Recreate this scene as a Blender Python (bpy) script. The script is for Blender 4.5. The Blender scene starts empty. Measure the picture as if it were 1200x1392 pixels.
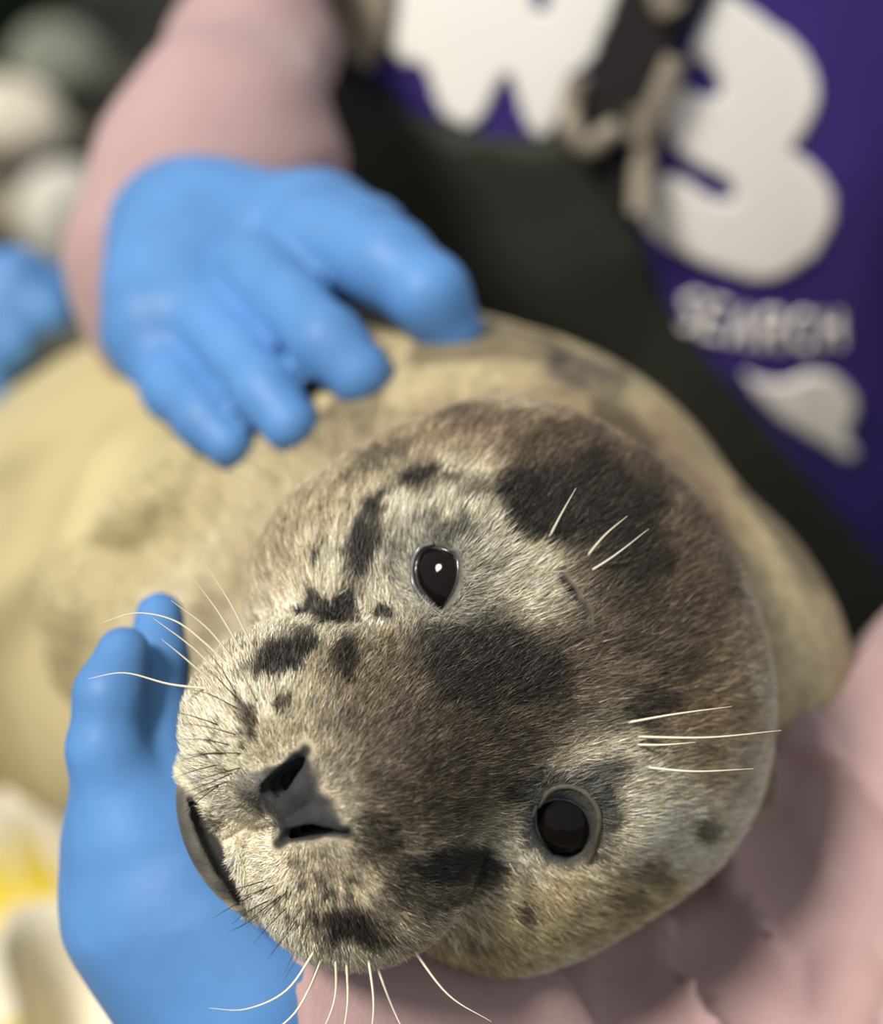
import bpy, math, random
import numpy as np
from mathutils import Matrix, Vector
from mathutils.bvhtree import BVHTree

rng = np.random.default_rng(7)
random.seed(7)
scene = bpy.context.scene
COL = scene.collection

# ------------------------------------------------------------------ camera, sky, sun, exposure
D0 = 0.42                 # camera to the seal's face, metres
FPX = 2700.0              # focal length in pixels of the 1200 x 1392 frame
PITCH = 35.0              # camera looks down by this much
H0 = 0.56                 # height of the seal's face above the ground
_a = math.radians(90 - PITCH)
RW = np.array([[1, 0, 0], [0, math.cos(_a), -math.sin(_a)], [0, math.sin(_a), math.cos(_a)]])
TW = np.array([0, 0, H0])


def world(p):
    """local frame of the sitter (x right, y up the slope of view, z to the camera) -> world"""
    return np.asarray(p, float) @ RW.T + TW


def view(p):
    return (np.asarray(p, float) - TW) @ RW


cam_d = bpy.data.cameras.new('camera')
cam = bpy.data.objects.new('camera', cam_d)
COL.objects.link(cam)
cam.location = world([0, 0, D0])
cam.rotation_euler = (_a, 0, 0)
cam_d.sensor_fit = 'HORIZONTAL'
cam_d.sensor_width = 36.0
cam_d.lens = 36.0 * FPX / 1200.0
cam_d.clip_start = 0.01
cam_d.dof.use_dof = True
cam_d.dof.focus_distance = 0.429
cam_d.dof.aperture_fstop = 6.2
scene.camera = cam

w = bpy.data.worlds.new('sky')
scene.world = w
w.use_nodes = True
bg = w.node_tree.nodes['Background']
bg.inputs[0].default_value = (0.86, 0.93, 1.0, 1)
bg.inputs[1].default_value = 0.46

sun_d = bpy.data.lights.new('sun_offscreen', 'SUN')
sun = bpy.data.objects.new('sun_offscreen', sun_d)
COL.objects.link(sun)
sun_d.energy = 4.3
sun_d.color = (1.0, 0.95, 0.86)
sun_d.angle = math.radians(14)
_l = Vector(tuple(np.array([-0.52, 0.55, 0.80]) @ RW.T)).normalized()
sun.rotation_euler = _l.to_track_quat('Z', 'Y').to_euler()
sun.location = (0, 0, 3)

scene.view_settings.view_transform = 'Standard'
scene.view_settings.look = 'None'
scene.view_settings.exposure = 0.0
scene.view_settings.gamma = 1.0


# ------------------------------------------------------------------ helpers
def V(px, py, d):
    return np.array([(px - 600.0) / FPX * d, (696.0 - py) / FPX * d, D0 - d])


def pix(P):
    d = D0 - P[..., 2]
    return 600 + P[..., 0] / d * FPX, 696 - P[..., 1] / d * FPX


def lin(r, g, b):
    def f(c):
        c /= 255.0
        return c / 12.92 if c <= 0.04045 else ((c + 0.055) / 1.055) ** 2.4
    return (f(r), f(g), f(b), 1.0)


def unit(v):
    v = np.asarray(v, float)
    return v / np.maximum(np.linalg.norm(v, axis=-1, keepdims=True), 1e-12)


_LAT = rng.random((32, 32, 32)).astype(np.float32)


def noise(P, scale):
    q = np.asarray(P) * scale + 100.0
    i = np.floor(q).astype(int)
    f = q - i
    f = f * f * (3 - 2 * f)
    r = 0
    for dx in (0, 1):
        wx = f[:, 0] if dx else 1 - f[:, 0]
        for dy in (0, 1):
            wy = f[:, 1] if dy else 1 - f[:, 1]
            for dz in (0, 1):
                wz = f[:, 2] if dz else 1 - f[:, 2]
                r = r + wx * wy * wz * _LAT[(i[:, 0] + dx) % 32, (i[:, 1] + dy) % 32, (i[:, 2] + dz) % 32]
    return r


def smin(a, b, k):
    h = np.clip(0.5 + 0.5 * (b - a) / k, 0, 1)
    return b + (a - b) * h - k * h * (1 - h)


def smax(a, b, k):
    return -smin(-a, -b, k)


def ell(P, c, r, R=None):
    q = P - c
    if R is not None:
        q = q @ R
    r = np.asarray(r, float)
    q1 = q / r
    k0 = np.linalg.norm(q1, axis=1)
    k1 = np.linalg.norm(q1 / r, axis=1)
    return k0 * (k0 - 1) / np.maximum(k1, 1e-9)


def cap(P, a, b, ra, rb=None):
    rb = ra if rb is None else rb
    a = np.asarray(a); b = np.asarray(b)
    ab = b - a
    t = np.clip(((P - a) @ ab) / max(ab @ ab, 1e-12), 0, 1)
    return np.linalg.norm(P - a - t[:, None] * ab, axis=1) - (ra + (rb - ra) * t)


def chain(P, pts, k=0.006):
    """pts: list of (xyz, radius)"""
    d = None
    for (a, ra), (b, rb) in zip(pts[:-1], pts[1:]):
        c = cap(P, a, b, ra, rb)
        d = c if d is None else smin(d, c, k)
    return d


def poly_sd(x, y, poly):
    """signed distance to a closed polygon (negative inside)"""
    poly = np.asarray(poly, float)
    d2 = np.full(x.shape, 1e18)
    s = np.ones(x.shape)
    n = len(poly)
    for i in range(n):
        a = poly[i]; b = poly[i - 1]
        ex, ey = b - a
        wx = x - a[0]; wy = y - a[1]
        t = np.clip((wx * ex + wy * ey) / max(ex * ex + ey * ey, 1e-9), 0, 1)
        d2 = np.minimum(d2, (wx - ex * t) ** 2 + (wy - ey * t) ** 2)
        c1 = y >= a[1]; c2 = y < b[1]; c3 = ex * wy > ey * wx
        flip = (c1 & c2 & c3) | (~c1 & ~c2 & ~c3)
        s = np.where(flip, -s, s)
    return s * np.sqrt(d2)


def line_d(x, y, pts):
    """distance to an open polyline in pixels"""
    pts = np.asarray(pts, float)
    d2 = np.full(np.shape(x), 1e18)
    for a, b in zip(pts[:-1], pts[1:]):
        ex, ey = b - a
        wx = x - a[0]; wy = y - a[1]
        t = np.clip((wx * ex + wy * ey) / max(ex * ex + ey * ey, 1e-9), 0, 1)
        d2 = np.minimum(d2, (wx - ex * t) ** 2 + (wy - ey * t) ** 2)
    return np.sqrt(d2)


def axis_pts(lo, hi, step, flo=None, fhi=None, fstep=None):
    if flo is None:
        return np.linspace(lo, hi, max(int((hi - lo) / step), 4) + 1)
    out = list(np.linspace(flo, fhi, int((fhi - flo) / fstep) + 1))
    s = fstep
    while out[-1] < hi:
        s = min(s * 1.25, step); out.append(out[-1] + s)
    s = fstep
    while out[0] > lo:
        s = min(s * 1.25, step); out.insert(0, out[0] - s)
    return np.array(out)


def refine(a, lo, hi, step):
    return np.concatenate([a[a < lo - step], np.arange(lo, hi, step), a[a > hi + step * 0.5]])


def grad(f, P, e=0.0004):
    g = np.zeros_like(P)
    for a in range(3):
        o = np.zeros(3); o[a] = e
        g[:, a] = (f(P + o) - f(P - o)) / (2 * e)
    return g


def surface(f, xs, ys, zs, B=4, newton=2):
    """surface of an implicit body as a quad mesh (naive surface nets on a graded grid)"""
    nx, ny, nz = len(xs), len(ys), len(zs)
    ci = [np.unique(np.append(np.arange(0, n, B), n - 1)) for n in (nx, ny, nz)]
    G = np.stack(np.meshgrid(xs[ci[0]], ys[ci[1]], zs[ci[2]], indexing='ij'), -1)
    Cv = f(G.reshape(-1, 3)).reshape(G.shape[:3])
    hx = [np.diff(a[c]) for a, c in zip((xs, ys, zs), ci)]
    stk = np.stack([Cv[a:Cv.shape[0] - 1 + a, b:Cv.shape[1] - 1 + b, c:Cv.shape[2] - 1 + c] for a in (0, 1) for b in (0, 1) for c in (0, 1)])
    diag = np.sqrt(hx[0][:, None, None] ** 2 + hx[1][None, :, None] ** 2 + hx[2][None, None, :] ** 2)
    blk = (stk.min(0) < 0.75 * diag) & (stk.max(0) > -0.75 * diag)
    lo_ = [np.clip(np.searchsorted(c, np.arange(n), 'right') - 1, 0, len(c) - 2) for c, n in zip(ci, (nx, ny, nz))]
    hi_ = [np.clip(np.searchsorted(c, np.arange(n), 'left') - 1, 0, len(c) - 2) for c, n in zip(ci, (nx, ny, nz))]
    F = stk[0][np.ix_(*lo_)].astype(np.float32)
    act = np.zeros((nx, ny, nz), bool)
    for a in (lo_[0], hi_[0]):
        for b in (lo_[1], hi_[1]):
            for c in (lo_[2], hi_[2]):
                act |= blk[np.ix_(a, b, c)]
    ii = np.argwhere(act)
    vals = np.empty(len(ii), np.float32)
    for s in range(0, len(ii), 400000):
        q = ii[s:s + 400000]
        vals[s:s + 400000] = f(np.stack([xs[q[:, 0]], ys[q[:, 1]], zs[q[:, 2]]], -1))
    F[act] = vals
    I = F < 0
    n_in = np.zeros((nx - 1, ny - 1, nz - 1), np.int8)
    for a in (0, 1):
        for b in (0, 1):
            for c in (0, 1):
                n_in += I[a:nx - 1 + a, b:ny - 1 + b, c:nz - 1 + c]
    cells = np.argwhere((n_in > 0) & (n_in < 8))
    idx = np.full((nx - 1, ny - 1, nz - 1), -1, np.int64)
    idx[tuple(cells.T)] = np.arange(len(cells))
    acc = np.zeros((len(cells), 3)); cnt = np.zeros(len(cells))
    cor = [(a, b, c) for a in (0, 1) for b in (0, 1) for c in (0, 1)]

    def cp(o):
        return (np.stack([xs[cells[:, 0] + o[0]], ys[cells[:, 1] + o[1]], zs[cells[:, 2] + o[2]]], -1),
                F[cells[:, 0] + o[0], cells[:, 1] + o[1], cells[:, 2] + o[2]].astype(float))
    cc = {o: cp(o) for o in cor}
    for o in cor:
        for a in range(3):
            if o[a] == 0:
                o2 = list(o); o2[a] = 1; o2 = tuple(o2)
                p, v = cc[o]; p2, v2 = cc[o2]
                m = (v < 0) != (v2 < 0)
                t = np.where(m, v / np.where(m, v - v2, 1), 0)
                acc += np.where(m[:, None], p + (p2 - p) * t[:, None], 0)
                cnt += m
    P = acc / cnt[:, None]
    faces = []
    for a in range(3):
        b, c = (a + 1) % 3, (a + 2) % 3
        s0 = [slice(None)] * 3; s1 = [slice(None)] * 3
        s0[a] = slice(0, -1); s1[a] = slice(1, None)
        A = I[tuple(s0)]; Bm = I[tuple(s1)]
        e = np.argwhere(A != Bm)
        lim = [nx, ny, nz]
        ok = (e[:, b] > 0) & (e[:, b] < lim[b] - 1) & (e[:, c] > 0) & (e[:, c] < lim[c] - 1)
        e = e[ok]

        def cid(db, dc):
            q = e.copy(); q[:, b] -= db; q[:, c] -= dc
            return idx[q[:, 0], q[:, 1], q[:, 2]]
        q = np.stack([cid(1, 1), cid(0, 1), cid(0, 0), cid(1, 0)], -1)
        inside = A[tuple(e.T)]
        q[~inside] = q[~inside][:, ::-1]
        faces.append(q)
    Fc = np.concatenate(faces)
    st = 0.004
    for _ in range(newton):
        g = grad(f, P)
        v = f(P)
        stp = v[:, None] * g / np.maximum((g * g).sum(1), 0.25)[:, None]
        n = np.linalg.norm(stp, axis=1, keepdims=True)
        P = P - stp * np.minimum(1, st / np.maximum(n, 1e-9)) * 0.8
    return P, Fc


def march(f, px, py, d0=0.3, d1=1.3, n=200):
    """where the line of sight through a pixel meets an implicit body"""
    d = d0
    for _ in range(n):
        v = f(V(px, py, d)[None])[0]
        if v < 2e-5:
            break
        d += v * 0.8
        if d > d1:
            break
    return V(px, py, d)


def mesh_raw(name, P, F, smooth=True):
    me = bpy.data.meshes.new(name)
    P = np.ascontiguousarray(P, np.float32)
    F = np.asarray(F, np.int32)
    k = F.shape[1]
    me.vertices.add(len(P)); me.vertices.foreach_set('co', P.ravel())
    me.loops.add(F.size); me.loops.foreach_set('vertex_index', F.ravel())
    me.polygons.add(len(F))
    me.polygons.foreach_set('loop_start', np.arange(0, F.size, k, dtype=np.int32))
    me.polygons.foreach_set('loop_total', np.full(len(F), k, np.int32))
    me.update(calc_edges=True)
    me.polygons.foreach_set('use_smooth', np.full(len(F), smooth))
    me.validate()
    return me


def put(name, P, F, mat, parent=None, smooth=True, local=True, colors=None, loc=None):
    """mesh object from points in the sitter's frame (local) or in world space"""
    Wp = world(P) if local else np.asarray(P, float)
    base = np.zeros(3)
    if parent is not None:
        q = parent
        while q is not None:
            base = base + np.array(q.location); q = q.parent
    if loc is None:
        loc = Wp.mean(0) if parent is None else base
    if parent is None:
        loc = np.array([Wp[:, 0].mean(), Wp[:, 1].mean(), Wp[:, 2].min()])
    me = mesh_raw(name, Wp - loc, F, smooth)
    if colors is not None:
        at = me.color_attributes.new('coat', 'FLOAT_COLOR', 'POINT')
        at.data.foreach_set('color', np.concatenate([colors, np.ones((len(colors), 1))], 1).astype(np.float32).ravel())
    me.materials.append(mat)
    o = bpy.data.objects.new(name, me)
    COL.objects.link(o)
    o.parent = parent
    o.location = Vector(loc - base)
    return o


def empty(name, loc):
    o = bpy.data.objects.new(name, None)
    o.empty_display_size = 0.05
    COL.objects.link(o)
    o.location = Vector(loc)
    return o


def tag(o, label, cat, group=None):
    o['label'] = label; o['category'] = cat
    if group:
        o['group'] = group


def grid_of(f, lo, hi, step, **kw):
    lo = np.asarray(lo); hi = np.asarray(hi)
    return surface(f, axis_pts(lo[0], hi[0], step), axis_pts(lo[1], hi[1], step), axis_pts(lo[2], hi[2], step), **kw)


def tube(pts, radii, sides=6):
    pts = np.asarray(pts, float)
    n = len(pts)
    tan = unit(np.gradient(pts, axis=0))
    ref = np.array([0.3, 0.2, 0.93])
    P = []
    for i in range(n):
        a = unit(np.cross(tan[i], ref)); b = np.cross(tan[i], a)
        for k in range(sides):
            t = 2 * math.pi * k / sides
            P.append(pts[i] + radii[i] * (a * math.cos(t) + b * math.sin(t)))
    F = []
    for i in range(n - 1):
        for k in range(sides):
            k2 = (k + 1) % sides
            F.append([i * sides + k, i * sides + k2, (i + 1) * sides + k2, (i + 1) * sides + k])
    return np.array(P), np.array(F)


def bez(p, n=14):
    """smooth curve through control points (Catmull-Rom)"""
    p = np.asarray(p, float)
    q = np.vstack([2 * p[0] - p[1], p, 2 * p[-1] - p[-2]])
    out = []
    for i in range(1, len(q) - 2):
        for t in np.linspace(0, 1, n, endpoint=False):
            a, b, c, d = q[i - 1], q[i], q[i + 1], q[i + 2]
            out.append(0.5 * (2 * b + (c - a) * t + (2 * a - 5 * b + 4 * c - d) * t * t + (3 * b - a - 3 * c + d) * t ** 3))
    out.append(p[-1])
    return np.array(out)


# ------------------------------------------------------------------ materials
def mat(name, col, rough=0.6, spec=0.3, coat=0.0, bump=0.0, bscale=200.0, var=0.0, vscale=20.0, sheen=0.0, col2=None, trans=0.0):
    m = bpy.data.materials.new(name)
    m.use_nodes = True
    nt = m.node_tree
    b = nt.nodes['Principled BSDF']
    b.inputs['Roughness'].default_value = rough
    b.inputs['Specular IOR Level'].default_value = spec
    b.inputs['Coat Weight'].default_value = coat
    b.inputs['Sheen Weight'].default_value = sheen
    tc = nt.nodes.new('ShaderNodeTexCoord')
    if var > 0 or col2 is not None:
        n = nt.nodes.new('ShaderNodeTexNoise')
        n.inputs['Scale'].default_value = vscale
        n.inputs['Detail'].default_value = 5
        nt.links.new(tc.outputs['Object'], n.inputs['Vector'])
        r = nt.nodes.new('ShaderNodeValToRGB')
        c = np.array(col[:3])
        if col2 is None:
            lo = tuple(np.clip(c * (1 - var), 0, 1)) + (1,); hi = tuple(np.clip(c * (1 + var), 0, 1)) + (1,)
        else:
            lo, hi = col, col2
        r.color_ramp.elements[0].position = 0.35; r.color_ramp.elements[0].color = lo
        r.color_ramp.elements[1].position = 0.65; r.color_ramp.elements[1].color = hi
        nt.links.new(n.outputs['Fac'], r.inputs['Fac'])
        nt.links.new(r.outputs['Color'], b.inputs['Base Color'])
    else:
        b.inputs['Base Color'].default_value = col
    if bump > 0:
        n2 = nt.nodes.new('ShaderNodeTexNoise')
        n2.inputs['Scale'].default_value = bscale
        n2.inputs['Detail'].default_value = 4
        nt.links.new(tc.outputs['Object'], n2.inputs['Vector'])
        bp = nt.nodes.new('ShaderNodeBump')
        bp.inputs['Strength'].default_value = bump
        bp.inputs['Distance'].default_value = 0.001
        nt.links.new(n2.outputs['Fac'], bp.inputs['Height'])
        nt.links.new(bp.outputs['Normal'], b.inputs['Normal'])
    return m


def coat_mat(name, rough, spec):
    m = bpy.data.materials.new(name)
    m.use_nodes = True
    nt = m.node_tree
    b = nt.nodes['Principled BSDF']
    a = nt.nodes.new('ShaderNodeAttribute'); a.attribute_name = 'coat'
    nt.links.new(a.outputs['Color'], b.inputs['Base Color'])
    b.inputs['Roughness'].default_value = rough
    b.inputs['Specular IOR Level'].default_value = spec
    tc = nt.nodes.new('ShaderNodeTexCoord')
    n2 = nt.nodes.new('ShaderNodeTexNoise')
    n2.inputs['Scale'].default_value = 900
    n2.inputs['Detail'].default_value = 3
    nt.links.new(tc.outputs['Object'], n2.inputs['Vector'])
    bp = nt.nodes.new('ShaderNodeBump')
    bp.inputs['Strength'].default_value = 0.5
    bp.inputs['Distance'].default_value = 0.0006
    nt.links.new(n2.outputs['Fac'], bp.inputs['Height'])
    nt.links.new(bp.outputs['Normal'], b.inputs['Normal'])
    return m


M_GLOVE = mat('blue_nitrile', lin(86, 134, 190), 0.5, 0.3, bump=0.25, bscale=90, var=0.10, vscale=30)
M_SLEEVE = mat('mauve_cotton', lin(174, 144, 142), 0.85, 0.15, bump=0.3, bscale=900, var=0.05, vscale=25, sheen=0.2)
M_SHIRT = mat('purple_cotton', lin(58, 44, 112), 0.85, 0.15, bump=0.3, bscale=700, var=0.10, vscale=14)
M_PRINT = mat('white_print', lin(236, 233, 226), 0.7, 0.2, bump=0.1, bscale=400)
M_BIB = mat('olive_rubber', lin(40, 41, 35), 0.65, 0.25, bump=0.2, bscale=300, var=0.15, vscale=12)
M_STRAP = mat('dark_webbing', lin(40, 36, 36), 0.8, 0.2, bump=0.3, bscale=600)
M_BUCKLE = mat('beige_plastic', lin(138, 130, 114), 0.45, 0.4, var=0.1, vscale=40)
M_SKIN = mat('skin', lin(196, 150, 128), 0.6, 0.3, var=0.05)
M_EYE = mat('seal_eye', lin(20, 15, 13), 0.05, 0.22, coat=0.0, var=0.3, vscale=60)
M_LID = mat('wet_lid', lin(100, 98, 93), 0.25, 0.5, coat=0.5, var=0.25, vscale=300)
M_LID2 = mat('wet_lid_dark', lin(46, 46, 46), 0.25, 0.5, coat=0.5, var=0.25, vscale=300)
M_FOLD = mat('lid_skin', lin(84, 78, 68), 0.5, 0.3, var=0.3, vscale=200)
M_WHITE = mat('pale_whisker', lin(232, 222, 196), 0.4, 0.4)
M_BLACK = mat('dark_whisker', lin(40, 34, 28), 0.4, 0.4)
M_COAT = coat_mat('seal_coat', 0.7, 0.2)
M_FUR = coat_mat('seal_fur', 0.48, 0.3)
M_GROUND = mat('dark_gravel', lin(64, 62, 56), 0.9, 0.2, bump=1.0, bscale=60, col2=lin(98, 92, 80), vscale=9)

# ------------------------------------------------------------------ ground
g = 3.0
gx, gy = np.meshgrid(np.linspace(-g, g, 61), np.linspace(-1.5, 4.5, 61), indexing='ij')
gp = np.stack([gx.ravel(), gy.ravel(), np.zeros(gx.size)], -1)
gp[:, 2] = -0.02 + 0.02 * noise(gp, 5.0)
gi = np.arange(61 * 61).reshape(61, 61)
gf = np.stack([gi[:-1, :-1], gi[1:, :-1], gi[1:, 1:], gi[:-1, 1:]], -1).reshape(-1, 4)
ground = put('floor', gp, gf, M_GROUND, local=False)
ground['kind'] = 'structure'
ground['label'] = 'dark grey gritty ground behind and below the seal'


def on_ground(px, py, h=0.0):
    """point of the plane at height h that a pixel looks at"""
    o = world([0, 0, D0]); r = world(V(px, py, 1.0)) - o
    return o + r * (h - o[2]) / r[2]


# ------------------------------------------------------------------ seal: frame of the head
TH = math.radians(31)
u2 = unit(np.array([0.893, 0.45, 0])); SX = np.array([u2[1], -u2[0], 0.0]); ZV = np.array([0, 0, 1.0])
FWD = math.cos(TH) * ZV - math.sin(TH) * u2
UPH = math.cos(TH) * u2 + math.sin(TH) * ZV
EYEMID = V(684, 952, 0.447)
RH = np.stack([SX, FWD, UPH], 1)       # columns: seal's left, forward, up


def hd(s, f, t):
    return EYEMID + RH @ (np.array([s, f, t]) * 0.001)


def head_base(P):
    q = (P - EYEMID) @ RH * 1000.0
    q = np.concatenate([np.abs(q[:, :1]), q[:, 1:]], 1)     # the head is symmetric
    a = np.array
    d = ell(q, a([0, -46, -12]), a([66, 53, 52.]))
    d = smin(d, ell(q, a([28, -22, -28]), a([37, 40, 34.])), 14)       # cheek
    d = smin(d, cap(q, a([0, -8, -10]), a([0, 34, -18]), 25, 18), 14)  # bridge of the snout
    d = smin(d, ell(q, a([17, 29, -34]), a([22.5, 23, 25.5])), 8)      # whisker pad
    d = smin(d, ell(q, a([0, 40, -23]), a([13, 13, 13.])), 7)          # nose
    d = smin(d, ell(q, a([0, 23, -58]), a([25, 25, 12.])), 3)          # lower jaw
    d = smin(d, ell(q, a([27, -10, 9]), a([15, 13, 9.])), 12)          # brow
    return d * 0.001


NECK = [(V(735, 860, 0.525), 0.055), (V(690, 840, 0.585), 0.062)]
TRUNK = [(V(660, 832, 0.605), 0.085), (V(540, 830, 0.65), 0.093), (V(360, 800, 0.74), 0.098), (V(100, 780, 0.90), 0.096),
         (V(-60, 770, 1.10), 0.06), (V(-150, 780, 1.25), 0.03)]
FLIP = [(V(300, 560, 0.70), 0.030), (V(215, 690, 0.645), 0.026), (V(150, 820, 0.625), 0.020), (V(115, 895, 0.63), 0.012)]
FLIP2 = [(V(360, 660, 0.69), 0.024), (V(255, 715, 0.63), 0.020), (V(215, 790, 0.61), 0.012)]


def body_base(P):
    d = chain(P, TRUNK, 0.03)
    d = smin(d, np.linalg.norm(P - V(808, 955, 0.585), axis=1) - 0.076, 0.006)     # fat roll behind the head
    x, y = pix(P)
    d = d + 0.0045 * np.sin((0.72 * x + 0.69 * y) / 34.0 + 1.5 * np.sin(y / 110.0)) * np.clip((330 - x) / 120, 0, 1)
    d = smin(d, chain(P, NECK, 0.01), 0.012)
    d = smin(d, chain(P, FLIP, 0.01), 0.008)
    d = smin(d, chain(P, FLIP2, 0.01), 0.008)
    return d


def seal_base(P):
    return smin(head_base(P), body_base(P), 0.006)


def sm(px, py):
    return march(seal_base, px, py)


# eyes -------------------------------------------------------------
EYE1 = [(566, 768), (572, 750), (585, 743), (602, 747), (619, 754), (623, 770), (622, 790), (614, 810), (600, 830), (588, 820), (573, 803), (566, 786)]
EYE2 = [(727, 1100), (738, 1090), (756, 1085), (776, 1088), (794, 1100), (803, 1120), (802, 1140), (790, 1158), (772, 1168), (752, 1162), (737, 1146), (728, 1124)]
eyes = []
for poly in (EYE1, EYE2):
    c = np.mean(poly, 0)
    p = sm(*c)
    n = unit(grad(seal_base, p[None]))[0]
    n = unit(n + 0.5 * ZV)
    r = 0.0105
    eyes.append(dict(poly=poly, c=c, p=p, n=n, r=r, o=p - n * (r - 0.0006)))

# nostrils, mouth, ear, creases: (pixel path, half width mm, depth mm)
CUTS = [([(415, 1020), (404, 1036), (388, 1056), (368, 1074)], [0.5, 1.8, 2.7, 2.3], 9.0),
        ([(379, 1146), (396, 1134), (430, 1129), (470, 1131)], [0.6, 1.8, 2.0, 0.5], 8.0),
        ([(259, 1086), (268, 1108), (286, 1143), (304, 1182), (326, 1226)], [0.5, 1.3, 2.0, 1.6, 0.5], 1.2),
        ([(352, 1112), (330, 1127), (300, 1146)], [0.5, 0.45, 0.4], 0.3),
        ([(761, 793), (772, 808), (788, 834)], [0.9, 2.3, 0.7], 8.0)]
cut_caps = []
for path, hw, dep in CUTS:
    pp = [sm(*q) for q in path]
    nn = unit(grad(seal_base, np.array(pp)))
    for i in range(len(pp) - 1):
        for kk in (0.0, 0.33, 0.67, 1.0):
            off = kk * dep * 0.001
            cut_caps.append((pp[i] - nn[i] * off, pp[i + 1] - nn[i + 1] * off, hw[i] * 0.001, hw[i + 1] * 0.001))
cut_lo = np.min([np.minimum(a, b) for a, b, _, _ in cut_caps], 0) - 0.012
cut_hi = np.max([np.maximum(a, b) for a, b, _, _ in cut_caps], 0) + 0.012

# ridges laid on the skin: (pixel path, radius mm, sink mm)
RIDGES = [([(356, 1064), (338, 1070), (334, 1082)], 3.2, 1.6),                       # wing of the upper nostril
          ([(428, 1040), (405, 1075), (385, 1100)], 2.6, 1.5),                       # bridge between the nostrils
          ([(465, 1120), (430, 1114), (395, 1122)], 2.0, 1.2),
          ([(257, 1082), (259, 1112), (273, 1155), (294, 1195), (322, 1232)], 2.2, 1.2),   # lower lip
          ([(733, 1092), (752, 1070), (780, 1066), (808, 1082), (820, 1112), (814, 1150)], 1.7, 1.2),
          ([(552, 755), (556, 795), (578, 832)], 1.5, 1.1),
          ([(570, 735), (600, 733), (632, 748)], 1.8, 1.3),
          ([(640, 760), (642, 800), (622, 835)], 1.5, 1.2)]
ridge_caps = []
for path, rr, sk in RIDGES:
    pp = np.array([sm(*q) for q in path])
    nn = unit(grad(seal_base, pp))
    pp = pp - nn * (sk * 0.001)
    for i in range(len(pp) - 1):
        ridge_caps.append((pp[i], pp[i + 1], rr * 0.001))
rid_lo = np.min([np.minimum(a, b) for a, b, _ in ridge_caps], 0) - 0.012
rid_hi = np.max([np.maximum(a, b) for a, b, _ in ridge_caps], 0) + 0.012


def seal_sdf(P):
    d = seal_base(P)
    near = np.abs(d) < 0.02
    m = near & np.all((P > rid_lo) & (P < rid_hi), 1)
    if m.any():
        Q = P[m]; v = d[m]
        for a, b, r in ridge_caps:
            v = smin(v, cap(Q, a, b, r), 0.0018)
        d[m] = v
    m = near & np.all((P > cut_lo) & (P < cut_hi), 1)
    if m.any():
        Q = P[m]; v = d[m]
        for a, b, ra, rb in cut_caps:
            v = smax(v, -cap(Q, a, b, ra, rb), 0.0005)
        d[m] = v
    for e in eyes:
        rel = P - e['p']
        m = (np.linalg.norm(rel, axis=1) < 0.018)
        if m.any():
            Q = P[m]
            x, y = pix(Q)
            sd = poly_sd(x, y, e['poly']) * (D0 - Q[:, 2]) / FPX
            sd = np.maximum(sd, -(Q - e['p']) @ e['n'] - 0.008)
            # a shallow dish round the lids, then the opening itself
            d[m] = smax(d[m], -sd, 0.0014)
    # fine unevenness of the coat
    return d


hx0, hy0, hz0 = np.min([hd(s, f, t) for s in (-62, 62) for f in (-60, 56) for t in (-56, 44)], 0)
fl = 0.00085
XS = axis_pts(-0.62, 0.17, 0.006, -0.068, 0.092, fl)
YS = axis_pts(-0.16, 0.13, 0.006, -0.112, 0.040, fl)
ZS = axis_pts(-0.95, 0.06, 0.006, -0.070, 0.036, fl)
XS = refine(XS, -0.046, -0.016, 0.0005)
YS = refine(YS, -0.074, -0.047, 0.0005)
ZS = refine(ZS, -0.004, 0.014, 0.0005)
SP, SF = surface(seal_sdf, XS, YS, ZS, newton=2)


# coat colours ------------------------------------------------------
def C(r, g, b):
    return np.array(lin(r, g, b)[:3])


CREAM, TAN, MID, DARK, SLATE, GREY = C(236, 223, 192), C(176, 154, 124), C(104, 91, 73), C(33, 29, 26), C(84, 82, 84), C(150, 140, 120)
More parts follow.
